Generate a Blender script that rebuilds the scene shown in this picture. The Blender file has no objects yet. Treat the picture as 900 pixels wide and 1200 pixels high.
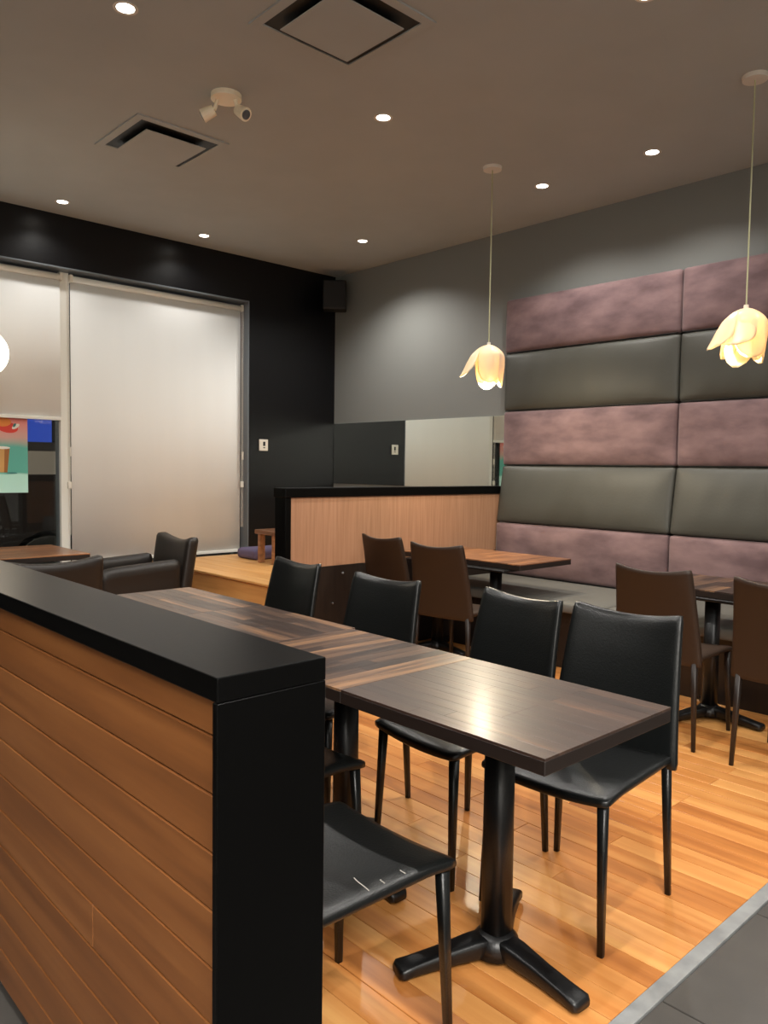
import bpy, bmesh, math, random
from mathutils import Vector, Matrix
random.seed(7)
PI = math.pi
C = bpy.context.scene.collection
sc = bpy.context.scene

# ------------------------------------------------------------------ camera, world, exposure
YAW, PITCH, ROLL, FPX, CAMH = math.radians(47.03300687), math.radians(-3.25607946), math.radians(0.80150179), 914.68, 1.37
fw = Vector((math.cos(YAW)*math.cos(PITCH), math.sin(YAW)*math.cos(PITCH), math.sin(PITCH)))
rt = Vector((math.sin(YAW), -math.cos(YAW), 0)); up = rt.cross(fw)
r2 = rt*math.cos(ROLL) + up*math.sin(ROLL); u2 = -rt*math.sin(ROLL) + up*math.cos(ROLL)
cd = bpy.data.cameras.new('camera'); cam = bpy.data.objects.new('camera', cd); C.objects.link(cam)
M = Matrix((r2, u2, -fw)).transposed().to_4x4(); M.translation = (0, 0, CAMH); cam.matrix_world = M
cd.sensor_fit = 'VERTICAL'; cd.sensor_height = 24.0; cd.lens = 24.0*FPX/1200.0; cd.clip_start = 0.02
sc.camera = cam
sc.view_settings.view_transform = 'Standard'; sc.view_settings.look = 'None'
sc.view_settings.exposure = 0.0; sc.view_settings.gamma = 1.0
try: sc.view_settings.use_curve_mapping = False
except Exception: pass
w = bpy.data.worlds.new('night_sky'); sc.world = w; w.use_nodes = True
w.node_tree.nodes['Background'].inputs[0].default_value = (0.012, 0.016, 0.03, 1)
w.node_tree.nodes['Background'].inputs[1].default_value = 1.0

ROOM_X0, ROOM_X1, ROOM_Y0, ROOM_Y1, ZC = -3.2, 5.48, -3.2, 6.71, 3.435
DOWN = 105.0          # watts of each downlight
PEND = 16.0          # watts of each pendant bulb
# added fill lamp behind the camera; an invented box sits above it
def area_light(name, loc, size, size_y, power, color):
    l = bpy.data.lights.new(name, 'AREA'); l.shape = 'RECTANGLE'; l.size = size; l.size_y = size_y; l.energy = power; l.color = color
    o = bpy.data.objects.new(name, l); o.location = loc; C.objects.link(o); return o
area_light('counter_light', (-1.0, -1.6, 3.33), 2.6, 1.2, 420, (1.0, 0.96, 0.90))

# ------------------------------------------------------------------ materials
def lin(c):
    return tuple(((x/255)/12.92 if x/255 <= .04045 else ((x/255+.055)/1.055)**2.4) for x in c) + (1,)
def base_mat(name):
    m = bpy.data.materials.new(name); m.use_nodes = True
    nt = m.node_tree; return m, nt, nt.nodes['Principled BSDF']
def N(nt, t, **k):
    n = nt.nodes.new(t)
    for a, b in k.items(): setattr(n, a, b)
    return n
def mat(name, col, rough=.5, metal=0, spec=.5, col2=None, scale=8, stretch=(1,1,1), bump=0, bscale=60, emit=0, coat=0, sheen=0, detail=5, contrast=(.35,.65)):
    m, nt, p = base_mat(name)
    p.inputs['Base Color'].default_value = lin(col); p.inputs['Roughness'].default_value = rough
    p.inputs['Metallic'].default_value = metal; p.inputs['Specular IOR Level'].default_value = spec
    p.inputs['Coat Weight'].default_value = coat; p.inputs['Coat Roughness'].default_value = .25
    if sheen:
        p.inputs['Sheen Weight'].default_value = sheen; p.inputs['Sheen Roughness'].default_value = .4
    tc = N(nt, 'ShaderNodeTexCoord'); mp = N(nt, 'ShaderNodeMapping'); mp.inputs['Scale'].default_value = stretch
    nt.links.new(tc.outputs['Object'], mp.inputs['Vector'])
    if col2:
        nz = N(nt, 'ShaderNodeTexNoise'); nz.inputs['Scale'].default_value = scale; nz.inputs['Detail'].default_value = detail; nz.noise_dimensions = '4D'
        oi = N(nt, 'ShaderNodeObjectInfo'); ml = N(nt, 'ShaderNodeMath', operation='MULTIPLY'); ml.inputs[1].default_value = 50; nt.links.new(oi.outputs['Random'], ml.inputs[0]); nt.links.new(ml.outputs[0], nz.inputs['W'])
        rp = N(nt, 'ShaderNodeValToRGB'); e = rp.color_ramp.elements
        e[0].position, e[1].position = contrast; e[0].color = lin(col); e[1].color = lin(col2)
        nt.links.new(mp.outputs[0], nz.inputs['Vector']); nt.links.new(nz.outputs[0], rp.inputs[0]); nt.links.new(rp.outputs[0], p.inputs['Base Color'])
    if bump:
        nz = N(nt, 'ShaderNodeTexNoise'); nz.inputs['Scale'].default_value = bscale; nz.inputs['Detail'].default_value = 4
        bp = N(nt, 'ShaderNodeBump'); bp.inputs['Strength'].default_value = bump; bp.inputs['Distance'].default_value = .01
        nt.links.new(mp.outputs[0], nz.inputs['Vector']); nt.links.new(nz.outputs[0], bp.inputs['Height']); nt.links.new(bp.outputs[0], p.inputs['Normal'])
    if emit:
        p.inputs['Emission Color'].default_value = lin(col); p.inputs['Emission Strength'].default_value = emit
    return m
def wood(name, ramp, rough=.35, spec=.5, axis=1, grain=30, coat=0, randmix=.7, bump=.06):
    """streaky wood; every object gets its own tone from Object Info Random; grain runs along local axis"""
    m, nt, p = base_mat(name); p.inputs['Roughness'].default_value = rough; p.inputs['Specular IOR Level'].default_value = spec
    p.inputs['Coat Weight'].default_value = coat; p.inputs['Coat Roughness'].default_value = .2
    tc = N(nt, 'ShaderNodeTexCoord'); mp = N(nt, 'ShaderNodeMapping'); s = [grain]*3; s[axis] = grain*.06; mp.inputs['Scale'].default_value = s
    oi = N(nt, 'ShaderNodeObjectInfo'); ad = N(nt, 'ShaderNodeVectorMath', operation='ADD'); ml = N(nt, 'ShaderNodeMath', operation='MULTIPLY'); ml.inputs[1].default_value = 37.0
    nt.links.new(oi.outputs['Random'], ml.inputs[0]); nt.links.new(tc.outputs['Object'], ad.inputs[0]); nt.links.new(ml.outputs[0], ad.inputs[1])
    nt.links.new(ad.outputs[0], mp.inputs['Vector'])
    nz = N(nt, 'ShaderNodeTexNoise'); nz.inputs['Scale'].default_value = 1; nz.inputs['Detail'].default_value = 6; nt.links.new(mp.outputs[0], nz.inputs['Vector'])
    mx = N(nt, 'ShaderNodeMix'); mx.data_type = 'FLOAT'; mx.inputs[0].default_value = randmix
    cr = N(nt, 'ShaderNodeMapRange'); cr.inputs[1].default_value = .3; cr.inputs[2].default_value = .7; nt.links.new(nz.outputs[0], cr.inputs[0])
    nt.links.new(cr.outputs[0], mx.inputs[2]); nt.links.new(oi.outputs['Random'], mx.inputs[3])
    rp = N(nt, 'ShaderNodeValToRGB'); e = rp.color_ramp.elements
    e[0].position = ramp[0][0]; e[0].color = lin(ramp[0][1]); e[1].position = ramp[-1][0]; e[1].color = lin(ramp[-1][1])
    for pos, c in ramp[1:-1]:
        q = e.new(pos); q.color = lin(c)
    nt.links.new(mx.outputs[0], rp.inputs[0]); nt.links.new(rp.outputs[0], p.inputs['Base Color'])
    if bump:
        bp = N(nt, 'ShaderNodeBump'); bp.inputs['Strength'].default_value = bump; bp.inputs['Distance'].default_value = .005
        nt.links.new(nz.outputs[0], bp.inputs['Height']); nt.links.new(bp.outputs[0], p.inputs['Normal'])
    return m
def emis(name, col, strength):
    m, nt, p = base_mat(name); nt.nodes.remove(p); e = N(nt, 'ShaderNodeEmission'); e.inputs[0].default_value = lin(col); e.inputs[1].default_value = strength
    nt.links.new(e.outputs[0], nt.nodes['Material Output'].inputs[0]); return m
def glass_mat(name, tint=(.85,.9,.9), rough=.0):
    m, nt, p = base_mat(name); nt.nodes.remove(p)
    t = N(nt, 'ShaderNodeBsdfTransparent'); t.inputs[0].default_value = (*tint, 1); g = N(nt, 'ShaderNodeBsdfGlossy'); g.inputs['Roughness'].default_value = rough
    f = N(nt, 'ShaderNodeFresnel'); f.inputs[0].default_value = 1.5; x = N(nt, 'ShaderNodeMixShader')
    nt.links.new(f.outputs[0], x.inputs[0]); nt.links.new(t.outputs[0], x.inputs[1]); nt.links.new(g.outputs[0], x.inputs[2]); nt.links.new(x.outputs[0], nt.nodes['Material Output'].inputs[0])
    return m
def petal_mat(name):
    m, nt, p = base_mat(name)
    p.inputs['Base Color'].default_value = lin((252, 243, 222)); p.inputs['Roughness'].default_value = .35
    tr = N(nt, 'ShaderNodeBsdfTranslucent'); tr.inputs[0].default_value = lin((255, 240, 208)); x = N(nt, 'ShaderNodeMixShader'); x.inputs[0].default_value = .5
    nt.links.new(p.outputs[0], x.inputs[1]); nt.links.new(tr.outputs[0], x.inputs[2]); nt.links.new(x.outputs[0], nt.nodes['Material Output'].inputs[0]); return m

MT = {}
MT['ceil'] = mat('ceiling_paint', (168,170,168), .85, spec=.2, col2=(172,174,172), scale=3, bump=.02)
MT['blackwall'] = mat('black_wall_paint', (9,9,12), .36, spec=.35, bump=.05, bscale=25)
MT['greywall'] = mat('grey_wall_paint', (120,121,118), .5, spec=.3, bump=.02)
MT['plainwall'] = mat('taupe_wall_paint', (205,204,200), .8, spec=.2)
MT['floorbase'] = mat('subfloor', (30,20,14), .8)
MT['plank'] = wood('honey_plank', [(0,(150,88,42)), (.35,(184,118,60)), (.65,(204,142,80)), (1,(222,166,100))], rough=.30, axis=1, grain=22, randmix=.55, spec=.5)
MT['tile'] = mat('grey_floor_tile', (60,57,54), .45, col2=(74,70,66), scale=4, bump=.03, contrast=(.3,.7))
MT['steel'] = mat('brushed_steel', (150,152,154), .35, metal=1, col2=(120,122,124), scale=20)
MT['strip'] = mat('pale_metal_strip', (150,151,150), .4, metal=.15, col2=(126,127,127), scale=14)
MT['panelplank'] = wood('red_brown_board', [(0,(98,58,28)), (.5,(117,71,35)), (1,(132,84,44))], rough=.34, axis=1, grain=26, randmix=.3, spec=.5)
MT['veneer'] = mat('tan_veneer', (146,108,82), .5, col2=(162,122,95), scale=1.2, stretch=(60,60,2), bump=.02)
MT['blackpaint'] = mat('black_lacquer', (3,3,3), .34, spec=.14, bump=.015, bscale=120)
MT['darkwood'] = mat('dark_stained_wood', (26,18,14), .42, col2=(36,26,20), scale=2, stretch=(30,30,2))
wal = [(0,(30,21,18)), (.38,(52,38,32)), (.62,(84,62,48)), (.8,(122,90,64)), (1,(168,124,84))]
wald = [(0,(38,26,21)), (.5,(54,38,30)), (.85,(68,49,38)), (1,(104,68,45))]
MT['stave'] = wood('walnut_stave', wal, rough=.32, axis=1, grain=34, randmix=.6, spec=.5, bump=.12, coat=.2)
MT['stave_dark'] = wood('dark_walnut_stave', wald, rough=.40, axis=1, grain=34, randmix=.45, spec=.55, bump=.3, coat=.14)
MT['stave_light'] = wood('warm_walnut_stave', [(0,(84,56,40)), (.4,(120,80,54)), (.75,(156,106,70)), (1,(186,134,92))], rough=.32, axis=1, grain=34, randmix=.5, spec=.5, bump=.12, coat=.2)
MT['stave_core'] = mat('walnut_core', (28,19,15), .45)
MT['blackmetal'] = mat('black_cast_iron', (8,8,9), .38, spec=.5, bump=.06, bscale=150)
MT['leather'] = mat('black_leather', (10,12,12), .32, spec=.5, bump=.12, bscale=180)
MT['brownleather'] = mat('dark_brown_leather', (44,29,18), .5, spec=.35, bump=.1, bscale=180)
MT['armleather'] = mat('dark_armchair_leather', (30,24,20), .42, spec=.45, bump=.1, bscale=160)
MT['velvet'] = mat('mauve_velvet', (92,73,75), .8, spec=.2, col2=(134,109,109), scale=4.5, stretch=(1,.8,1.7), bump=.06, bscale=30, sheen=.2, contrast=(.33,.69), detail=7)
MT['padleather'] = mat('charcoal_green_leather', (68,67,61), .5, spec=.4, bump=.06, bscale=50)
MT['seatfabric'] = mat('grey_seat_fabric', (92,90,84), .7, bump=.08, bscale=120)
MT['blind'] = mat('roller_blind_fabric', (240,240,238), .85, spec=.15, col2=(236,236,234), scale=1.2, stretch=(2,2,.2), bump=.03, bscale=300)
MT['white'] = mat('white_plastic', (226,220,208), .45)
MT['offwhite'] = mat('white_aluminium', (232,231,224), .4)
MT['frame'] = mat('grey_window_frame', (112,118,124), .4, metal=.3)
MT['mirror'] = mat('mirror_silver', (205,210,204), .02, metal=1)
MT['dark'] = mat('dark_plastic', (18,18,18), .5)
MT['speaker'] = mat('speaker_cloth', (22,21,21), .8)
MT['cream'] = mat('cream_enamel', (246,232,204), .4)
MT['trim'] = mat('white_trim_ring', (214,206,194), .5)
MT['lamp'] = emis('downlight_lens', (255,246,232), 14)
MT['bulb'] = emis('warm_bulb', (255,214,150), 22)
MT['globe'] = emis('opal_globe_glow', (255,240,214), 11)
MT['petal'] = petal_mat('frosted_petal_glass')
MT['cord'] = mat('pale_green_cord', (170,168,130), .4)
MT['glass'] = glass_mat('window_glass')
MT['oak'] = wood('light_oak_board', [(0,(196,138,78)), (.5,(216,160,96)), (1,(230,180,116))], rough=.35, axis=1, grain=22, randmix=.4)
MT['lavender'] = mat('lavender_cushion', (100,90,120), .85)
MT['asphalt'] = mat('asphalt', (34,34,36), .9, col2=(46,45,46), scale=30)
MT['carpaint'] = mat('dark_car_paint', (34,30,30), .25, spec=.6, coat=.6)
MT['carglass'] = mat('car_window', (120,114,110), .15, spec=.8)
MT['tyre'] = mat('tyre_rubber', (16,16,16), .8)
MT['facade'] = mat('night_facade', (60,62,72), .8, col2=(50,50,60), scale=3)
MT['bluesign'] = emis('blue_light_sign', (58,84,190), .8)
MT['warmlamp'] = emis('facade_lamp_glow', (255,214,160), 4)

# ------------------------------------------------------------------ mesh helpers
def obj(name, bm, m, parent=None, loc=None, smooth=False, kind=None):
    me = bpy.data.meshes.new(name); bmesh.ops.recalc_face_normals(bm, faces=bm.faces[:]); bm.to_mesh(me); bm.free()
    if smooth:
        for p in me.polygons: p.use_smooth = True
    me.materials.append(MT[m]); o = bpy.data.objects.new(name, me); C.objects.link(o)
    if parent: o.parent = parent
    if loc: o.location = loc
    if kind: o['kind'] = kind
    return o
def tag(o, label, cat, group=None):
    o['label'] = label; o['category'] = cat
    if group: o['group'] = group
    return o
def thing(name, label, cat, loc=(0,0,0), rz=0, group=None):
    o = bpy.data.objects.new(name, None); C.objects.link(o); o.location = loc; o.rotation_euler = (0,0,rz); o.empty_display_size = .1
    return tag(o, label, cat, group)
def dup(root, loc, rz, label, group=None):
    r = root.copy(); C.objects.link(r); r.location = loc; r.rotation_euler = (0,0,rz); r['label'] = label
    if group: r['group'] = group
    for ch in list(root.children):
        c = ch.copy(); C.objects.link(c); c.parent = r
        for g in list(ch.children):
            d = g.copy(); C.objects.link(d); d.parent = c
    return r
def box(bm, x0, x1, y0, y1, z0, z1, bev=0, seg=1):
    r = bmesh.ops.create_cube(bm, size=1)['verts']
    for v in r: v.co = Vector(((x0+x1)/2 + v.co.x*(x1-x0), (y0+y1)/2 + v.co.y*(y1-y0), (z0+z1)/2 + v.co.z*(z1-z0)))
    if bev:
        es = list({e for v in r for e in v.link_edges})
        bmesh.ops.bevel(bm, geom=es, offset=bev, segments=seg, affect='EDGES', profile=.5)
    return bm
def B(*a, **k): return box(bmesh.new(), *a, **k)
def cyl(bm, p, q, r, n=16, r2=None):
    p, q = Vector(p), Vector(q); d = q-p
    m = Matrix.Translation((p+q)/2) @ d.to_track_quat('Z','Y').to_matrix().to_4x4()
    bmesh.ops.create_cone(bm, cap_ends=True, segments=n, radius1=r, radius2=(r if r2 is None else r2), depth=d.length, matrix=m); return bm
def ring(bm, c, r_in, r_out, z0, z1, n=32):
    vs = []
    for i in range(n):
        a = 2*PI*i/n; ca, sa = math.cos(a), math.sin(a)
        vs.append([bm.verts.new((c[0]+r*ca, c[1]+r*sa, z)) for r, z in ((r_in,z1),(r_out,z1),(r_out,z0),(r_in,z0))])
    for i in range(n):
        A, D = vs[i], vs[(i+1) % n]
        for k in range(4): bm.faces.new((A[k], A[(k+1) % 4], D[(k+1) % 4], D[k]))
    return bm
def loft(bm, secs, n=12, power=4):
    """secs: (centre, axis_u, axis_v) superellipse sections joined in order"""
    rows = []
    for c, u, v in secs:
        c, u, v = Vector(c), Vector(u), Vector(v); row = []
        for i in range(n):
            a = 2*PI*(i+.5)/n; ca, sa = math.cos(a), math.sin(a)
            row.append(bm.verts.new(c + u*math.copysign(abs(ca)**(2/power), ca) + v*math.copysign(abs(sa)**(2/power), sa)))
        rows.append(row)
    for A, D in zip(rows, rows[1:]):
        for i in range(n): bm.faces.new((A[i], A[(i+1) % n], D[(i+1) % n], D[i]))
    bm.faces.new(rows[0][::-1]); bm.faces.new(rows[-1]); return bm
def soft(hx, hy, hz, r, nx, ny, nz, fn=None):
    """rounded box of half sizes, subdivided, with an optional deform"""
    bm = bmesh.new(); ver = {}
    def vert(i, j, k):
        if (i,j,k) in ver: return ver[(i,j,k)]
        def co(t, n, h):
            # cluster lines at the rounding
            return h*(2*t/n-1)
        q = Vector((co(i,nx,hx), co(j,ny,hy), co(k,nz,hz)))
        inn = Vector([max(-h+r, min(h-r, c)) for c, h in zip(q, (hx,hy,hz))]); d = q-inn
        if d.length > 1e-6: q = inn + d.normalized()*r
        if fn: q = Vector(fn(q))
        ver[(i,j,k)] = bm.verts.new(q); return ver[(i,j,k)]
    def quads(n1, n2, f):
        for a in range(n1):
            for b in range(n2): bm.faces.new((f(a,b), f(a+1,b), f(a+1,b+1), f(a,b+1)))
    quads(nx, ny, lambda a,b: vert(a,b,0)); quads(nx, ny, lambda a,b: vert(a,b,nz))
    quads(nx, nz, lambda a,b: vert(a,0,b)); quads(nx, nz, lambda a,b: vert(a,ny,b))
    quads(ny, nz, lambda a,b: vert(0,a,b)); quads(ny, nz, lambda a,b: vert(nx,a,b))
    return bm

# ------------------------------------------------------------------ the setting
fl = obj('floor', B(ROOM_X0, ROOM_X1, ROOM_Y0, ROOM_Y1+.35, -.16, -.014), 'floorbase', kind='structure')
WX0, WX1, WY0, WY1, PWID = .70, 4.72, .972, 6.70, .0915
meshes = {}
def piece(key, maker, name, m, parent, loc):
    if key not in meshes:
        o = obj(name, maker(), m, parent, loc); meshes[key] = o.data; return o
    o = bpy.data.objects.new(name, meshes[key]); C.objects.link(o); o.parent = parent; o.location = loc; return o
rr = random.Random(3); x = WX0; i = 0
while x + PWID <= WX1:
    y = WY0; first = True
    while y < WY1 - .01:
        L = rr.choice([1.0, 1.3, 1.6, 1.9]); L = rr.choice([.5,.8,1.1,1.5]) if first else L; first = False
        L = min(L, WY1-y)
        if WY1-y-L < .3: L = WY1-y
        key = ('pl', round(L,3))
        piece(key, lambda L=L: B(-PWID/2+.0009, PWID/2-.0009, -L/2+.0009, L/2-.0009, -.013, 0, bev=.0012), 'plank', 'plank', fl, (x+PWID/2, y+L/2, rr.uniform(-.0004,.0004)))
        y += L
    x += PWID; i += 1
T = .60
def tile_at(x0, x1, y0, y1):
    key = ('ti', round(x1-x0,3), round(y1-y0,3)); hx, hy = (x1-x0)/2, (y1-y0)/2
    piece(key, lambda: B(-hx+.002, hx-.002, -hy+.002, hy-.002, -.013, -.001, bev=.0015), 'tile', 'tile', fl, ((x0+x1)/2, (y0+y1)/2, 0))
xs = [-2.33 + T*k for k in range(14)]
ys = [.925 - T*k for k in range(6)][::-1]
for a in xs:
    for b in ys[:-1]:
        if a < 5.2: tile_at(a, min(a+T, 5.47), b, b+T)
for a in (-.54, .06):
    for k in range(8): tile_at(a, a+T, .925+T*k, .925+T*(k+1))
obj('trim_1', B(.662, 5.47, .927, .970, -.0135, .003, bev=.001), 'strip', kind='structure')
obj('ceiling', B(ROOM_X0, ROOM_X1, ROOM_Y0, ROOM_Y1+.35, ZC, ZC+.15), 'ceil', kind='structure')
obj('wall_right', B(ROOM_X1, ROOM_X1+.15, ROOM_Y0, ROOM_Y1+.35, -.16, ZC+.15), 'greywall', kind='structure')
obj('wall_left', B(ROOM_X0-.15, ROOM_X0, ROOM_Y0, ROOM_Y1+.35, -.16, ZC+.15), 'plainwall', kind='structure')
obj('wall_rear', B(ROOM_X0, ROOM_X1, ROOM_Y0-.15, ROOM_Y0, -.16, ZC+.15), 'plainwall', kind='structure')
# window wall: two openings share one wide recess
WL, WR, WB, WT = .35, 4.375, .36, 3.01
MUL = 2.60
bm = bmesh.new()
box(bm, ROOM_X0, WL, ROOM_Y1, ROOM_Y1+.28, -.014, ZC); box(bm, WR, ROOM_X1, ROOM_Y1, ROOM_Y1+.28, -.014, ZC)
box(bm, WL, WR, ROOM_Y1, ROOM_Y1+.28, WT, ZC); box(bm, WL, WR, ROOM_Y1, ROOM_Y1+.28, -.014, WB)
obj('wall_window', bm, 'blackwall', kind='structure')
for k, (a, b) in enumerate(((WL, MUL), (MUL, WR))):
    wn = obj('window_%d' % (k+1), (lambda bm: (box(bm, a, b, ROOM_Y1+.18, ROOM_Y1+.26, WB, WB+.07, bev=.003), box(bm, a, b, ROOM_Y1+.18, ROOM_Y1+.26, WT-.07, WT, bev=.003),
        box(bm, a, a+.045, ROOM_Y1+.18, ROOM_Y1+.26, WB+.07, WT-.07, bev=.003), box(bm, b-.045, b, ROOM_Y1+.18, ROOM_Y1+.26, WB+.07, WT-.07, bev=.003), bm)[-1])(bmesh.new()), 'frame', kind='structure')
    obj('pane', B(a+.045, b-.045, ROOM_Y1+.215, ROOM_Y1+.223, WB+.07, WT-.07), 'glass', wn)
# lining of the recess (grey metal jamb) and white mullion cover
obj('trim_2', B(WR-.012, WR+.0, ROOM_Y1-.004, ROOM_Y1+.18, WB, WT, bev=.002), 'frame', kind='structure')
obj('trim_3', B(MUL-.045, MUL+.034, ROOM_Y1+.135, ROOM_Y1+.178, WB, WT, bev=.004), 'offwhite', kind='structure')
obj('trim_4', B(WL, WR-.013, ROOM_Y1-.003, ROOM_Y1+.178, WT-.014, WT-.001, bev=.002), 'frame', kind='structure')
# raised wooden platform by the window
PX0, PX1, PY0, PY1, PZ = 3.33, 5.47, 4.43, 6.70, .485
pf = obj('trim_5', B(PX0+.02, PX1, PY0, PY1, -.0, PZ-.02), 'oak', kind='structure')
nb = 14; bw = (PX1-PX0+.02)/nb
for k in range(nb):
    piece('pb', lambda: B(-bw/2+.001, bw/2-.001, -(PY1-PY0)/2, (PY1-PY0)/2, -.018, 0, bev=.002), 'board', 'oak', pf, (PX0-.02+bw*(k+.5), (PY0+PY1)/2, PZ))
for k in range(3):
    piece('pr', lambda: B(-.009, .009, -(PY1-PY0)/2, (PY1-PY0)/2, .002, .150, bev=.002), 'riser_board', 'oak', pf, (PX0+.010, (PY0+PY1)/2, .155*k))

# ------------------------------------------------------------------ blinds
BY = ROOM_Y1+.11
def blind(x0, x1, zb, label):
    t = thing('roller_blind', label, 'blind', ((x0+x1)/2, BY, zb), 0, 'roller blinds in the window recess')
    h = (x1-x0)/2; H = WT-.075-zb
    bm = bmesh.new(); n = 40
    rows = []
    for i in range(n+1):
        xx = -h + 2*h*i/n; yy = .0025*math.sin(xx*9)+.002*math.sin(xx*23+1)
        rows.append([bm.verts.new((xx, yy+.012, .012)), bm.verts.new((xx, yy*.3+.012, H)), bm.verts.new((xx, yy+.0135, .012)), bm.verts.new((xx, yy*.3+.0135, H))])
    for A, D in zip(rows, rows[1:]):
        bm.faces.new((A[0], D[0], D[1], A[1])); bm.faces.new((A[2], D[2], D[3], A[3])); bm.faces.new((A[0], D[0], D[2], A[2])); bm.faces.new((A[1], D[1], D[3], A[3]))
    obj('blind_cloth', bm, 'blind', t, smooth=True)
    bm = bmesh.new(); cyl(bm, (-h, 0, H+.012), (h, 0, H+.012), .027, 20); obj('roller_tube', bm, 'offwhite', t, smooth=True)
    obj('bottom_rail', B(-h, h, .001, .021, 0, .028, bev=.004, seg=2), 'offwhite', t)
    for s in (-1, 1):
        obj('bracket', B(s*h-.012, s*h+.012, -.028, .028, H-.018, H+.045, bev=.003), 'white', t)
    return t, h, H
bl, h1, H1 = blind(.42, 2.555, 1.735, 'pale grey roller blind raised halfway over the window with the poster')
br, h2, H2 = blind(2.640, 4.352, .49, 'pale grey roller blind lowered fully down to the wooden platform')
def chain(x, z0, z1, lbl):
    bm = bmesh.new()
    for dx in (-.008, .008): cyl(bm, (dx, 0, z0-z1), (dx, 0, 0), .0022, 6)
    t = obj('chain_loop', bm, 'white'); t.location = (x, BY-.045, z1); tag(t, lbl, 'blind chain')
    obj('connector', (lambda b: cyl(b, (.008, 0, -1.42), (.008, 0, -1.50), .009, 10))(bmesh.new()), 'white', t)
    obj('tensioner', (lambda b: box(b, -.016, .016, -.012, .012, -1.78, -1.72, bev=.004))(bmesh.new()), 'white', t)
chain(2.600, .75, 2.93, 'white bead chain hanging between the two roller blinds')
chain(4.338, .75, 2.93, 'white bead chain hanging at the right edge of the lowered blind')

# ------------------------------------------------------------------ poster on the glass (flat print)
def ramp_mat(name, stops):
    m, nt, p = base_mat(name); p.inputs['Roughness'].default_value = .4
    tc = N(nt, 'ShaderNodeTexCoord'); sp = N(nt, 'ShaderNodeSeparateXYZ'); nt.links.new(tc.outputs['Generated'], sp.inputs[0])
    nz = N(nt, 'ShaderNodeTexNoise'); nz.inputs['Scale'].default_value = 3; nt.links.new(tc.outputs['Generated'], nz.inputs['Vector'])
    ma = N(nt, 'ShaderNodeMath', operation='MULTIPLY_ADD'); ma.inputs[1].default_value = .08; nt.links.new(nz.outputs[0], ma.inputs[0]); nt.links.new(sp.outputs['Z'], ma.inputs[2])
    rp = N(nt, 'ShaderNodeValToRGB'); e = rp.color_ramp.elements
    e[0].position, e[0].color = stops[0][0], lin(stops[0][1]); e[1].position, e[1].color = stops[-1][0], lin(stops[-1][1])
    for a, c in stops[1:-1]: q = e.new(a); q.color = lin(c)
    nt.links.new(ma.outputs[0], rp.inputs[0]); nt.links.new(rp.outputs[0], p.inputs['Base Color']); m.name = name; return m
MT['poster'] = ramp_mat('poster_print', [(.0,(196,240,228)), (.26,(186,236,222)), (.285,(92,176,160)), (.58,(96,184,170)), (.70,(214,170,160)), (.88,(238,150,146)), (1.0,(226,92,92))])
for nme, c in (('p_red',(222,62,50)),('p_orange',(236,142,60)),('p_tan',(208,160,96)),('p_brown',(160,104,52)),('p_white',(240,238,230)),('p_teal',(52,120,120))): MT[nme] = mat('print_'+nme[2:], c, .45)
PY = ROOM_Y1+.205
pos = thing('window_poster', 'drink poster with tan cup on teal and pink background on window glass', 'poster', (1.975, PY, 1.116))
obj('sheet', B(-.33, .33, 0, .003, 0, .70), 'poster', pos)
def blob(pts, m, y, name='print'):
    bm = bmesh.new(); f = [bm.verts.new((a, -y, b)) for a, b in pts]; g = [bm.verts.new((a, -y+.0006, b)) for a, b in pts]
    bm.faces.new(f); bm.faces.new(g[::-1])
    for i in range(len(pts)): j = (i+1) % len(pts); bm.faces.new((f[i], g[i], g[j], f[j]))
    return obj(name, bm, m, pos)
def ell(cx, cz, a, b, n=20, rot=0): return [(cx+a*math.cos(t)*math.cos(rot)-b*math.sin(t)*math.sin(rot), cz+a*math.cos(t)*math.sin(rot)+b*math.sin(t)*math.cos(rot)) for t in [2*PI*i/n for i in range(n)]]
blob([(.085,.17),(.165,.17),(.185,.37),(.065,.37)], 'p_tan', .0010, 'cup_print')
blob([(.085,.17),(.105,.17),(.098,.36),(.065,.37)], 'p_white', .0018, 'cup_highlight')
blob([(.14,.17),(.165,.17),(.185,.37),(.145,.37)], 'p_brown', .0018, 'cup_shade')
blob(ell(.125,.375,.065,.012), 'p_white', .0020, 'cup_lid')
blob(ell(.17,.545,.085,.045,rot=-.15), 'p_red', .0010, 'fruit_print')
blob(ell(.13,.59,.07,.04), 'p_orange', .0018, 'fruit_print')
blob(ell(.235,.555,.035,.016,rot=.6), 'p_white', .0024, 'flower_print')
blob(ell(.225,.565,.018,.010,rot=1.0), 'p_teal', .0030, 'leaf_print')
blob(ell(.20,.165,.045,.006), 'p_teal', .0022, 'shadow_print')
blob(ell(.04,.42,.05,.02,rot=.3), 'p_white', .0014, 'splash_print')
blob([(.09,.02),(-.20,.02),(-.18,.25),(-.05,.25)], 'p_tan', .0008, 'cup_print')

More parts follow.
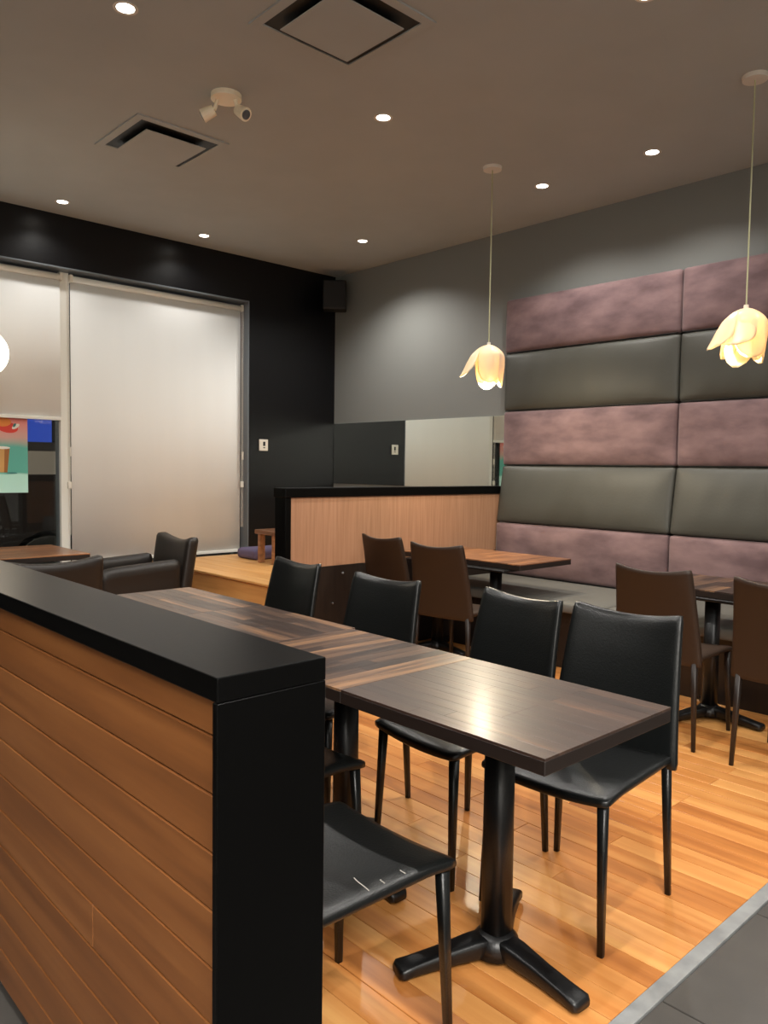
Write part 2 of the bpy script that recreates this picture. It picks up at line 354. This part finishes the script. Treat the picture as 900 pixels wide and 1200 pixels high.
# ------------------------------------------------------------------ outside
obj('ground_outside', B(-6, 12, ROOM_Y1+.36, 22, -.30, -.15), 'asphalt', kind='structure')
car = thing('car', 'dark parked car seen through the window beside the poster', 'car', (1.75, 9.65, -.15), PI)
def prism(bm, pts, y0, y1):
    f = [bm.verts.new((a, y0, b)) for a, b in pts]; g = [bm.verts.new((a, y1, b)) for a, b in pts]
    bm.faces.new(f); bm.faces.new(g[::-1])
    for i in range(len(pts)): j = (i+1) % len(pts); bm.faces.new((f[i], g[i], g[j], f[j]))
    return bm
def arch(cx, r, z0, n=10): return [(cx-r*math.cos(PI*i/n), z0+r*math.sin(PI*i/n)) for i in range(n+1)]
pts = [(-2.3,.32)] + arch(-1.38,.44,.34) + arch(1.38,.44,.34) + [(2.3,.34),(2.36,.7),(2.25,1.05),(1.55,1.30),(1.2,1.38),(-2.2,1.40),(-2.36,1.15),(-2.34,.5)]
bm = prism(bmesh.new(), pts, -.9, .9); body = obj('body', bm, 'carpaint', car)
bm = prism(bmesh.new(), [(-2.18,1.40),(1.15,1.38),(.55,1.64),(-1.85,1.65)], -.78, .78); obj('window_band', bm, 'carglass', car)
bm = prism(bmesh.new(), [(-1.95,1.64),(.60,1.63),(.35,1.74),(-1.7,1.75)], -.76, .76); obj('roof', bm, 'carpaint', car)
for a, b in ((-.55,-.47), (.42,.50)): obj('pillar', B(a, b, -.80, .80, 1.39, 1.66, bev=.01), 'carpaint', car)
for sx in (-1.38, 1.38):
    for sy in (-.80, .80):
        wl = obj('wheel', cyl(bmesh.new(), (0,-.11,0), (0,.11,0), .36, 28), 'tyre', car, (sx, sy, .36))
        obj('hub_cap', cyl(bmesh.new(), (0,-.118,0), (0,.118,0), .22, 20), 'steel', wl)
obj('headlamp', B(2.18, 2.30, -.82, -.55, .78, .92, bev=.02), 'carglass', car); obj('side_mirror', B(.95, 1.15, -1.04, -.86, 1.34, 1.48, bev=.03), 'carpaint', car)
fac = thing('building_across_lot', 'dark building across the car park behind the parked car', 'building', (2.5, 16, -.15))
obj('wall', B(-9, 9, 0, 1, 0, 4.5), 'facade', fac); obj('canopy', B(-9, 9, -1.0, .0, 3.0, 3.2, bev=.02), 'dark', fac)
sg = thing('blue_sign', 'glowing blue light box sign outside right of the poster', 'sign', (4.76, 14.6, 1.72))  # added glowing panel stands in for a blue reflection in the pane
obj('light_panel', B(-.52, .52, -.04, 0, 0, .52, bev=.01), 'bluesign', sg); obj('housing', B(-.56, .56, .001, .12, -.04, .56, bev=.01), 'dark', sg); obj('post', B(-.06, .06, .01, .11, -1.86, -.04), 'dark', sg)
cp = area_light('car_park_light', (2.2, 7.9, 4.6), .8, .8, 420, (1, .82, .62))  # added unseen lamp to brighten the parked car

# ------------------------------------------------------------------ ceiling fittings
def downlight(x, y, label, group='recessed ceiling downlights', power=1.0):
    t = thing('downlight', label, 'downlight', (x, y, ZC), 0, group)
    bm = bmesh.new(); ring(bm, (0,0), .043, .056, -.004, -.0005, 28); obj('trim_ring', bm, 'trim', t)
    bm = bmesh.new(); ring(bm, (0,0), .041, .0428, -.003, .0, 28); obj('reflector', bm, 'steel', t)
    bm = cyl(bmesh.new(), (0,0,-.0025), (0,0,-.0005), .040, 28); obj('lens', bm, 'lamp', t)
    l = bpy.data.lights.new('downlight_lamp', 'SPOT'); l.energy = DOWN*power; l.color = (1, .965, .91); l.spot_size = math.radians(140); l.spot_blend = .8; l.shadow_soft_size = .035
    o = bpy.data.objects.new('downlight_lamp', l); o.location = (0,0,-.045); o.parent = t; C.objects.link(o)
DL = [(1.615,3.50,'large bright downlight at the top left of the ceiling, left of the ceiling speaker spots'),
 (3.20,3.49,'bright downlight in the middle of the ceiling between spotlight fitting and pendant'),
 (3.20,1.81,'half cut downlight at the very top edge of the picture, right of centre'),
 (4.78,2.63,'downlight near the grey wall between the two flower pendants'),
 (4.78,3.49,'downlight just right of the canopy of the left flower pendant'),
 (4.78,5.47,'downlight nearest the black corner speaker'),
 (3.67,6.37,'downlight along the window wall, above the lowered blind'),
 (2.41,6.37,'leftmost downlight along the window wall, above the poster window')]
DL[0] = (1.615,3.50,'largest bright downlight, top left, nearest the camera')
for a in DL: downlight(*a, power=.17 if a[1] > 6 else (1.25 if a[1] > 5 else .6) if a[0] > 4.5 else 1.0)
for x, y in ((1.62,.5),(4.78,1.0),(.0,3.5),(0,1.8),(4.9,-.8),(-1.6,1.8),(1.15,6.37),(3.2,-1.5),(1.615,-1.5)):
    downlight(x, y, 'recessed downlight out of the picture overhead or behind', 'downlights beyond the frame', power=.17 if y > 6 else (.6 if x > 4.5 else (1.7 if abs(y-.5) < .01 else 1.0)))
lb = obj('counter_light_box', B(-2.35, .35, -2.25, -.95, 3.345, ZC-.001, bev=.01), 'white'); tag(lb, 'white ceiling light box over the counter behind the view', 'ceiling light')  # invented housing for the added fill lamp
def diffuser(x, y, label):
    t = thing('ceiling_diffuser', label, 'air vent', (x, y, ZC), 0, 'square ceiling diffusers')
    bm = bmesh.new(); R0, R1 = .31, .262
    for (a,b,c,d) in ((-R0,R0,-R0,-R1),(-R0,R0,R1,R0),(-R0,-R1,-R1,R1),(R1,R0,-R1,R1)): box(bm, a,b,c,d, -.010, -.0005)
    obj('outer_frame', bm, 'ceil', t)
    obj('throat', B(-R1, R1, -R1, R1, -.0035, -.001), 'dark', t)
    # inner sloping collar and lowered plaque
    bm = bmesh.new()
    a, b = .258, .232
    for s in range(4):
        c, sn = math.cos(s*PI/2), math.sin(s*PI/2)
        P = [(-a,-a,-.004),(a,-a,-.004),(b,-b,-.018),(-b,-b,-.018)]
        vs = [bm.verts.new((px*c-py*sn, px*sn+py*c, pz)) for px, py, pz in P]; bm.faces.new(vs)
        vs = [bm.verts.new((px*c-py*sn, px*sn+py*c, pz-.002)) for px, py, pz in P]; bm.faces.new(vs)
    obj('plaque', B(-.205, .205, -.205, .205, -.036, -.030, bev=.002), 'ceil', t)
    bm.free()
    for k in range(4): obj('hanger', B(-.006+(.15 if k%2 else -.15), .006+(.15 if k%2 else -.15), -.006+(.15 if k//2 else -.15), .006+(.15 if k//2 else -.15), -.030, -.004), 'dark', t)
diffuser(2.44, 4.77, 'square ceiling air diffuser nearer the black window wall')
diffuser(2.39, 2.90, 'square ceiling air diffuser at the top edge, larger in view')
# emergency twin spot
em = thing('emergency_light', 'cream round ceiling fitting with two small spot heads', 'emergency light', (2.385, 3.90, ZC))
bm = cyl(bmesh.new(), (0,0,-.028), (0,0,-.0005), .085, 28); obj('base_plate', bm, 'cream', em, smooth=False)
for sx, aim in ((-1, (-.5,.5,-.35)), (1, (.15,-.75,-.5))):
    d = Vector((-.70*sx*-1, .0, 0)); p0 = Vector((.05*sx*.7, -.05*sx*.7, -.028)); p1 = p0 + Vector((.012*sx, -.012*sx, -.055))
    hd = obj('spot_head', cyl(cyl(bmesh.new(), p0, p1, .011, 10), p1 - Vector(aim).normalized()*.0, p1 + Vector(aim).normalized()*.075, .030, 20, r2=.038), 'cream', em)
    q = p1 + Vector(aim).normalized()*.0755
    obj('lens', cyl(bmesh.new(), q, q + Vector(aim).normalized()*.004, .026, 18), 'steel', hd)
# pendants
def petal(ang, flare, length, width, r0=.03, rmax=.105, thick=.003):
    bm = bmesh.new(); nu, nv = 12, 16; sides = []
    for th in (0.0, -thick):
        rows = []
        for j in range(nv+1):
            t = j/nv
            rr_ = r0 + (rmax-r0)*math.sin(min(1, t/.42)*PI/2) - .016*max(0, t-.6)/.4 + flare*max(0, t-.25)**1.3*1.25
            z = -length*(t**1.5*.72 + .28*t) * (1 - (.22 if flare > .06 else 0)*t)
            tip = math.sqrt(max(0.0, 1-max(0, (t-.62)/.385)**2))
            hw = width*(.42+.58*math.sin(min(1, t/.45)*PI/2))*max(tip, .10)
            row = []
            for i in range(nu+1):
                u = i/nu*2-1; a = ang + u*hw/max(min(rr_, rmax), .05)
                rr2 = rr_ - .008*u*u + .0015*math.sin(9*u+3*t) + th
                row.append(bm.verts.new((rr2*math.cos(a), rr2*math.sin(a), z)))
            rows.append(row)
        sides.append(rows)
        for A, D in zip(rows, rows[1:]):
            for i in range(nu): bm.faces.new((A[i], A[i+1], D[i+1], D[i]))
    P, Q = sides
    for j in range(nv):
        for c in (0, nu): bm.faces.new((P[j][c], P[j+1][c], Q[j+1][c], Q[j][c]))
    for i in range(nu):
        for r in (0, nv): bm.faces.new((P[r][i], P[r][i+1], Q[r][i+1], Q[r][i]))
    return bm
def pendant(x, y, ztop, label, rot=0, flares=(.0,)*8, warm=1.0, L=.28, zb=-.095):
    t = thing('flower_pendant_lamp', label, 'pendant lamp', (x, y, ztop), rot, 'glass flower pendant lamps')
    H = ZC - ztop
    obj('canopy', cyl(bmesh.new(), (0,0,H-.022), (0,0,H-.0005), .062, 28, r2=.066), 'trim', t)
    obj('cord', cyl(bmesh.new(), (0,0,.02), (0,0,H-.021), .0042, 8), 'cord', t)
    obj('socket', cyl(bmesh.new(), (0,0,-.06), (0,0,.022), .017, 14, r2=.012), 'trim', t)
    n = len(flares)
    for k, f in enumerate(flares):
        inner = k % 2
        obj('petal', petal(2*PI*k/n, f, L*(.92 if inner else 1.0)*(1+.05*math.sin(k*2.3)), (.098 if inner else .108)*(.8 if f > .06 else 1), rmax=.096 if inner else .112), 'petal', t, smooth=True)
    bm = bmesh.new(); bmesh.ops.create_uvsphere(bm, u_segments=16, v_segments=12, radius=.030, matrix=Matrix.Translation((0,0,zb))); obj('bulb', bm, 'bulb', t, smooth=True)
    l = bpy.data.lights.new('pendant_bulb_light', 'POINT'); l.energy = PEND*warm; l.color = (1, .86, .62); l.shadow_soft_size = .03
    o = bpy.data.objects.new('pendant_bulb_light', l); o.location = (0,0,zb-.045); o.parent = t; C.objects.link(o)
aL = math.atan2(.68, -.73)   # direction that points left in the picture
pendant(4.25, 3.52, 2.225, 'glass flower pendant with bright white base hanging left of the wall pads', aL, (.12, .0, .0, .0, .0, .0, .0, .0), warm=3.4, zb=-.225)
pendant(4.25, 1.77, 2.235, 'glass flower pendant with cream petals at the right edge', aL, (.12, .10, .02, .0, .0, .0, .02, .05), warm=.9)
gp = thing('globe_pendant_lamp', 'round white glowing pendant lamp cut by the left edge', 'pendant lamp', (1.592, 5.6, 2.09))  # plain globe stands in for a flower shade washed out by its glow
bm = bmesh.new(); bmesh.ops.create_uvsphere(bm, u_segments=32, v_segments=20, radius=.155); obj('globe', bm, 'globe', gp, smooth=True)
obj('cord', cyl(bmesh.new(), (0,0,.15), (0,0,ZC-2.09-.02), .004, 8), 'cord', gp); obj('canopy', cyl(bmesh.new(), (0,0,ZC-2.09-.022), (0,0,ZC-2.09-.0005), .062, 24), 'trim', gp)
# corner speaker
sp = thing('wall_speaker', 'black box speaker high in the dark corner', 'speaker', (5.30, 6.50, 3.02), math.radians(-42))
obj('cabinet', B(-.12, .12, -.10, .10, 0, .30, bev=.012, seg=2), 'dark', sp); obj('grille', B(-.108, .108, -.108, -.1005, .012, .288, bev=.003), 'speaker', sp)
obj('bracket', B(-.02, .02, .1, .17, .12, .18), 'dark', sp)

# ------------------------------------------------------------------ wall mirror, thermostat
mi = thing('wall_mirror', 'wide mirror strip on the grey wall above the half wall', 'mirror', (5.479, 5.5, 1.19))
obj('mirror_glass', B(-.006, 0, -1.21, 1.205, 0, .652), 'mirror', mi)
obj('back_board', B(-.0005, .0008, -1.205, 1.20, .004, .648), 'dark', mi) if False else None
th = thing('wall_thermostat', 'white switch plate with dark display on the black wall', 'thermostat', (4.545, ROOM_Y1, 1.525))
obj('plate', B(-.052, .052, -.016, -.0005, 0, .115, bev=.004, seg=2), 'white', th); obj('display', B(-.010, .018, -.0185, -.0162, .048, .092, bev=.001), 'dark', th); obj('button', B(-.008, .016, -.0185, -.0162, .026, .036, bev=.001), 'dark', th)

# ------------------------------------------------------------------ padded wall
XP = 5.40
rows_z = [(.475, .915), (.915, 1.406), (1.406, 1.870), (1.870, 2.362), (2.362, 2.822)]
cols_y = [(2.70, 4.283), (1.11, 2.70)]
base = obj('trim_6', B(XP+.055, ROOM_X1-.0005, 1.11, 4.283, .475, 2.822), 'darkwood', kind='structure')
names = ['bottom row', 'second row from the bottom', 'middle row', 'second row from the top', 'top row']
for ci, (y0, y1) in enumerate(cols_y):
    for ri, (z0, z1) in enumerate(rows_z):
        vel = ri % 2 == 0; hz, hy = (z1-z0)/2, (y1-y0)/2
        off = [.075, .0, 0, 0, 0][ri]; lean = [0, .075, 0, 0, 0][ri]
        def fn(q, hz=hz, hy=hy, lean=lean):
            e = (1-abs(q.y/hy)**6)*(1-abs(q.z/hz)**3); x_ = q.x - (.038*e if q.x < 0 else 0)
            x_ += .0016*math.sin(q.y*31+q.z*9)*e if q.x < 0 else 0
            pk = .006*math.sin(q.y*70)*max(0, abs(q.z/hz)-.9)*5
            return (x_ - (lean*(.5 - q.z/(2*hz)) if q.x < 0 else 0) + (pk if q.x < 0 else 0), q.y, q.z)
        bm = soft(.035, hy-.003, hz-.003, .022, 4, 60, 22, fn)
        col = 'left' if ci == 0 else 'right'
        t = obj('wall_pad', bm, 'velvet' if vel else 'padleather', None, (XP+.02-off, (y0+y1)/2, (z0+z1)/2), smooth=True)
        tag(t, '%s wall pad, %s of the %s column' % ('mauve velvet' if vel else 'dark grey green leather', names[ri], col), 'wall pad', 'upholstered wall pads')
        obj('seam_piping', (lambda b: cyl(b, (-.030,-hy+.02,-hz+.004), (-.030,hy-.02,-hz+.004), .004, 6))(bmesh.new()), 'dark', t)
# bench
bn = thing('banquette_bench', 'long bench with grey seat cushions and dark base under the wall pads', 'bench', (4.56, 2.70, 0))
obj('base', B(0, .79, -1.59, 1.575, 0.0, .40, bev=.004), 'darkwood', bn)
for k, (a, b) in enumerate(((-1.59, -.005), (.005, 1.575))):
    bm = soft(.425, (b-a)/2, .040, .025, 16, 40, 4, lambda q: (q.x, q.y, q.z + .006*(1-abs(q.x/.43)**4)*(1 if q.z > 0 else 0)))
    obj('seat_cushion', bm, 'seatfabric', bn, (.335, (a+b)/2, .437), smooth=True)

# ------------------------------------------------------------------ half wall behind the booth
HY = 4.283
hw = thing('booth_half_wall', 'tan wood panelled half wall with black ledge beside the wall pads', 'partition', (3.085, HY, 0))
obj('ledge', B(-.006, 2.30, -.006, .135, 1.158, 1.224, bev=.004), 'blackpaint', hw)
obj('end_post', B(0, .048, .0, .125, 0, 1.157, bev=.003), 'blackpaint', hw)
obj('wood_panel', B(  .049, 2.295, .008, .118, .668, 1.157), 'veneer', hw)
dk = obj('lower_panel', B(  .049, 2.295, .004, .122, 0, .667), 'darkwood', hw)
for a, b in ((.222,.526),(.201,.44),(.414,.40),(.506,.609)): obj('stud', (lambda m: (bmesh.ops.create_uvsphere(m, u_segments=10, v_segments=6, radius=.009, matrix=Matrix.Translation((a, -.002, b))), m)[1])(bmesh.new()), 'steel', dk)  # small steel beads stand in for glints below the wood panel

# ------------------------------------------------------------------ foreground partition
fp = thing('slatted_partition', 'waist high divider with black cap and brown board side in the foreground', 'partition', (.589, .984, 0))
PL = 2.9
PW = .203
obj('cap', B(0, PW, 0, PL, 1.022, 1.060, bev=.0022, seg=2), 'blackpaint', fp)
obj('end_panel', B(0, PW, 0, .014, 0, 1.0215, bev=.0015), 'blackpaint', fp)
obj('back_panel', B(PW-.020, PW, .015, PL, 0, 1.0215, bev=.001), 'blackpaint', fp)
obj('core', B(.042, PW-.021, .015, PL, .0, 1.0215), 'darkwood', fp)
zt = 1.0493; rr = random.Random(5)
while zt > .05:
    z1, z0 = min(zt, 1.021), zt-.0920
    splits = sorted([.015, PL] + [rr.uniform(.45, 2.2)])
    for a, b in zip(splits, splits[1:]):
        if zt-.092 < .02: z0 = 0
        obj('board', B(.019, .0415, a+.0003, b-.0003, z0+.0012, z1-.0012, bev=.0022), 'panelplank', fp)
    zt -= .0920
    if z0 == 0: break

# ------------------------------------------------------------------ tables
def prong_base(t, H, ped=(0,0)):
    bs = obj('base', loft(bmesh.new(), [((0,0,.018),(.075,0,0),(0,.075,0)),((0,0,.055),(.062,0,0),(0,.062,0)),((0,0,.075),(.044,0,0),(0,.044,0))], 20, 2), 'blackmetal', t, smooth=True)
    for a in (-95, 159, 29):
        a = math.radians(a); d = Vector((math.cos(a), math.sin(a), 0)); s = Vector((-d.y, d.x, 0)); Z = Vector((0,0,1))
        secs = [(d*r + Z*zc, s*hw_, Z*hz) for r, zc, hw_, hz in ((.0,.040,.040,.030),(.08,.039,.036,.028),(.17,.032,.030,.023),(.26,.025,.031,.018),(.295,.022,.034,.0165),(.305,.020,.026,.011))]
        obj('foot', loft(bmesh.new(), secs, 16, 4), 'blackmetal', bs, smooth=True)
    cl = obj('column', loft(bmesh.new(), [((0,0,.06),(.039,0,0),(0,.039,0)),((0,0,H-.06),(.037,0,0),(0,.037,0))], 20, 3.2), 'blackmetal', t, smooth=True)
    mp = obj('mounting_plate', B(-.17, .17, -.20, .20, H-.058, H-.042, bev=.004), 'blackmetal', t)
    for c in (bs, cl, mp): c.location = (ped[0], ped[1], 0)
def table(x, y, lx, ly, along, label, group, H=.735, sm='stave', ped=(0,0)):
    """along = 'x' or 'y': direction of the staves"""
    t = thing('dining_table' , label, 'table', (x, y, 0), 0, group)
    tp = obj('tabletop', B(-lx/2, lx/2, -ly/2, ly/2, H-.041, H-.006, bev=.002), 'stave_core', t)
    W = lx if along == 'y' else ly; Ln = ly if along == 'y' else lx; n = max(8, int(W/.048)); sw = W/n
    for k in range(n):
        c = -W/2 + sw*(k+.5); cut = random.choice([.35,.5,.62,1.0]); segs = [(-Ln/2, -Ln/2+Ln*cut)] + ([(-Ln/2+Ln*cut, Ln/2)] if cut < 1 else [])
        for a, b in segs:
            hl = (b-a)/2; key = ('st', sm, round(sw,4), round(hl,4))
            o = piece(key, lambda: B(-sw/2+.0001, sw/2-.0001, -hl+.0001, hl-.0001, -.007, 0, bev=.0005), 'stave', sm, tp, (0,0,0))
            m = (a+b)/2; o.location = (c, m, H) if along == 'y' else (m, c, H)
            if along == 'x': o.rotation_euler = (0,0,PI/2)
    prong_base(t, H, ped); return t
G = 'row of joined dark butcher block tables'
TX = 1.70; tw = .575
table(TX, 1.336, tw, .702, 'y', 'nearest dark butcher block table, front of the row beside the divider', G, sm='stave_dark')
table(TX, 2.000, tw, .622, 'x', 'second table of the row, with orange streaks running across', G)
table(TX+.005, 2.643, tw+.03, .660, 'y', 'third table of the row, wider than the second and meeting its far edge', G)
table(TX+.01, 3.307, tw+.03, .664, 'y', 'farthest table of the row, nearest the armchairs', G)
table(4.485, 3.44, .60, .56, 'x', 'bench side table under the left flower pendant, near half', 'bench side tables', ped=(-.20,0), sm='stave_light')
table(4.485, 3.99, .60, .535, 'x', 'bench side table against the tan half wall', 'bench side tables', ped=(-.20,0), sm='stave_light')
table(4.42, 1.90, .60, .66, 'x', 'bench side table at the right behind the tall brown chairs', 'bench side tables', ped=(-.14,0))
table(1.92, 5.82, .62, .76, 'x', 'lit wooden table by the window under the poster', 'window table', sm='stave_light')  # lighter staves put the lamplight on this top into its colour

# ------------------------------------------------------------------ dining chairs (front towards local +x)
def chair(label, group, seatm='leather', backm='leather', legm='leather', H=.905, lean=.085):
    t = thing('dining_chair', label, 'chair', (0,0,0), 0, group)
    def sf(q):
        f = (q.x/.225+1)/2; wy = 1+.03*f
        sag = -.013*(1-(q.y/.215)**2)*(1 if q.z > 0 else 1.3)
        edge = -.010*max(0, f-.8)/.2
        return (q.x, q.y*wy, q.z+sag+edge)
    seat = obj('seat', soft(.228, .212, .015, .0135, 18, 18, 4, sf), seatm, t, (.005,0,.452), smooth=True)
    obj('seam', cyl(bmesh.new(), (-.20,.206,.002), (.21,.212,-.004), .0022, 6), 'dark', seat)
    obj('seam', cyl(bmesh.new(), (-.20,-.206,.002), (.21,-.212,-.004), .0022, 6), 'dark', seat)
    hb = (H-.415)/2
    def bf(q):
        v = (q.z+hb)/(2*hb); u = q.y/.21
        wy = 1.10-.16*v
        x_ = q.x - lean*v**1.4 - .028*(1-u*u)*(.4+.6*v)
        return (x_, q.y*wy, q.z - .026*(1-u*u)*max(0, v-.7)/.3)
    bk = obj('backrest', soft(.016, .208, hb, .013, 4, 20, 20, bf), backm, t, (-.215,0,.415+hb), smooth=True)
    for s in (-1, 1): obj('seam', loft(bmesh.new(), [((-.016-lean*((zz+hb)/(2*hb))**1.4+.014, s*.203*(1.10-.16*(zz+hb)/(2*hb)), zz), (.002,0,0), (0,.002,0)) for zz in [(-hb+.02)+(2*hb-.06)*i/8 for i in range(9)]], 6, 2), 'dark', bk)
    for sx, sy in ((1,-1),(1,1),(-1,-1),(-1,1)):
        x1, y1 = (.205 if sx > 0 else -.219), sy*.190; x0, y0 = sx*.222 - (.01 if sx < 0 else 0), sy*.205
        top = .440 if sx > 0 else .46
        obj('leg', loft(bmesh.new(), [((x0,y0,0),(.0095,0,0),(0,.0095,0)),((x0*.4+x1*.6,y0*.4+y1*.6,.26),(.013,0,0),(0,.0125,0)),((x1,y1,top),(.0155,0,0),(0,.015,0))], 12, 4), legm, t, smooth=True)
    return t
proto = chair('black leather chair at the near end on the aisle side of the table row', 'black leather chairs along the table row')
proto.location = (2.120, 1.350, 0); proto.rotation_euler = (0,0,PI+math.radians(4))
g = 'black leather chairs along the table row'
dup(proto, (2.095, 1.825, 0), PI-math.radians(6), 'black leather chair second from the near end, touching its neighbour', g)
dup(proto, (2.01, 2.44, 0), PI+math.radians(3), 'black leather chair at the far side of the second and third tables, standing alone', g)
dup(proto, (2.05, 3.17, 0), PI-math.radians(3), 'black leather chair farthest along the table row, in front of the platform', g)
g2 = 'black leather chairs between divider and tables'
dup(proto, (1.125, 1.40, 0), 0, 'black leather chair with worn creased seat beside the divider, nearest the camera', g2)
dup(proto, (1.37, 2.00, 0), 0, 'black leather chair pushed in under the second table from the divider side', g2)
bc = chair('dark brown leather chair with its back to us at the right table, left one', 'brown backed chairs along the bench', 'brownleather', 'brownleather', 'darkwood', H=.905, lean=.09)
bc.location = (3.90, 1.92, 0); bc.rotation_euler = (0,0,math.radians(3))
g3 = 'brown backed chairs along the bench'
dup(bc, (3.88, 1.30, 0), 0, 'dark brown leather chair cut by the right edge of the picture', g3)
dup(bc, (3.87, 3.40, 0), math.radians(10), 'dark brown leather chair in front of the tan half wall, nearer one', g3)
dup(bc, (3.98, 3.97, 0), 0, 'dark brown leather chair closest to the tan half wall, partly hidden', g3)
# worn creases on the near seat
nearseat = [o for o in bpy.data.objects if o.get('label', '').startswith('black leather chair with worn')][0]
MT['crease'] = mat('worn_crease', (150,146,138), .6)
cs = [[(-.022,-.130),(-.040,-.198)],[(.073,-.180),(.068,-.199)],[(.012,-.180),(.005,-.198)]]
for c in nearseat.children:
    if c.name.startswith('seat'):
        for (a, b) in cs:
            n = 6; sec = []
            for i in range(n+1):
                f = i/n; px, py = a[0]+(b[0]-a[0])*f, a[1]+(b[1]-a[1])*f+.004*math.sin(f*6)
                sec.append(((px, py, .0151-.012*(1-(py/.215)**2)), (.0016,0,0), (0,.0008,.0004)))
            obj('crease', loft(bmesh.new(), sec, 6, 2), 'crease', c)
        break

# ------------------------------------------------------------------ armchairs (front towards local +x)
def armchair(label, m):
    t = thing('tub_armchair', label, 'armchair', (0,0,0), 0, 'dark leather armchairs at the window table')
    obj('base', soft(.28, .22, .10, .02, 8, 8, 4), m, t, (.02,0,.23), smooth=True)
    obj('seat_cushion', soft(.27, .22, .06, .04, 14, 14, 6, lambda q: (q.x,q.y,q.z+(.015*(1-(q.x/.27)**2)*(1-(q.y/.22)**2) if q.z > 0 else 0))), m, t, (.04,0,.39), smooth=True)
    def bf(q):
        v = (q.z+.33)/.66; u = q.y/.31
        return (q.x-.10*v-.02*(1-u*u), q.y*(1+.02*v), q.z-.045*(1-u*u)*max(0, v-.6)/.4)
    obj('backrest', soft(.05, .31, .33, .035, 6, 20, 20, bf), m, t, (-.28,0,.49), smooth=True)
    for s in (-1, 1):
        def af(q, s=s):
            f = (q.x+.31)/.62; drop = -.07*max(0, f-.75)**2*16*.25
            return (q.x, q.y*(1+.12*(q.z/.24 > .5)), q.z + (.04*(1-f) + drop if q.z > 0 else 0))
        obj('arm', soft(.31, .045, .24, .04, 16, 6, 12, af), m, t, (.03, s*.27, .37), smooth=True)
    for sx in (-1,1):
        for sy in (-1,1): obj('leg', loft(bmesh.new(), [((sx*.25,sy*.25,0),(.014,0,0),(0,.014,0)),((sx*.24,sy*.24,.15),(.02,0,0),(0,.02,0))], 10, 4), 'darkwood', t)
    return t
a1 = armchair('dark leather armchair facing the window table, arm towards us', 'armleather')
a1.location = (2.66, 5.72, 0); a1.rotation_euler = (0,0,PI-math.radians(4))
a2 = dup(a1, (1.74, 5.09, 0), math.radians(90-9), 'dark leather armchair with its back to us behind the divider')
# stool table on the platform
st = thing('low_wooden_stool', 'low wooden stool on the platform left of the half wall', 'stool', (4.24, 5.86, PZ))
obj('top', B(-.25, .36, -.15, .16, .265, .305, bev=.005), 'stave_light', st)
for sx, sy in ((-.20,-.10),(.31,-.10),(-.20,.12),(.31,.12)): obj('leg', B(sx-.028, sx+.028, sy-.02, sy+.02, 0, .264, bev=.003), 'stave_light', st)
cu = soft(.22, .16, .05, .035, 12, 10, 5); tag(obj('floor_cushion', cu, 'lavender', None, (4.28, 6.28, PZ+.051), smooth=True), 'lavender floor cushion behind the low wooden stool', 'cushion')
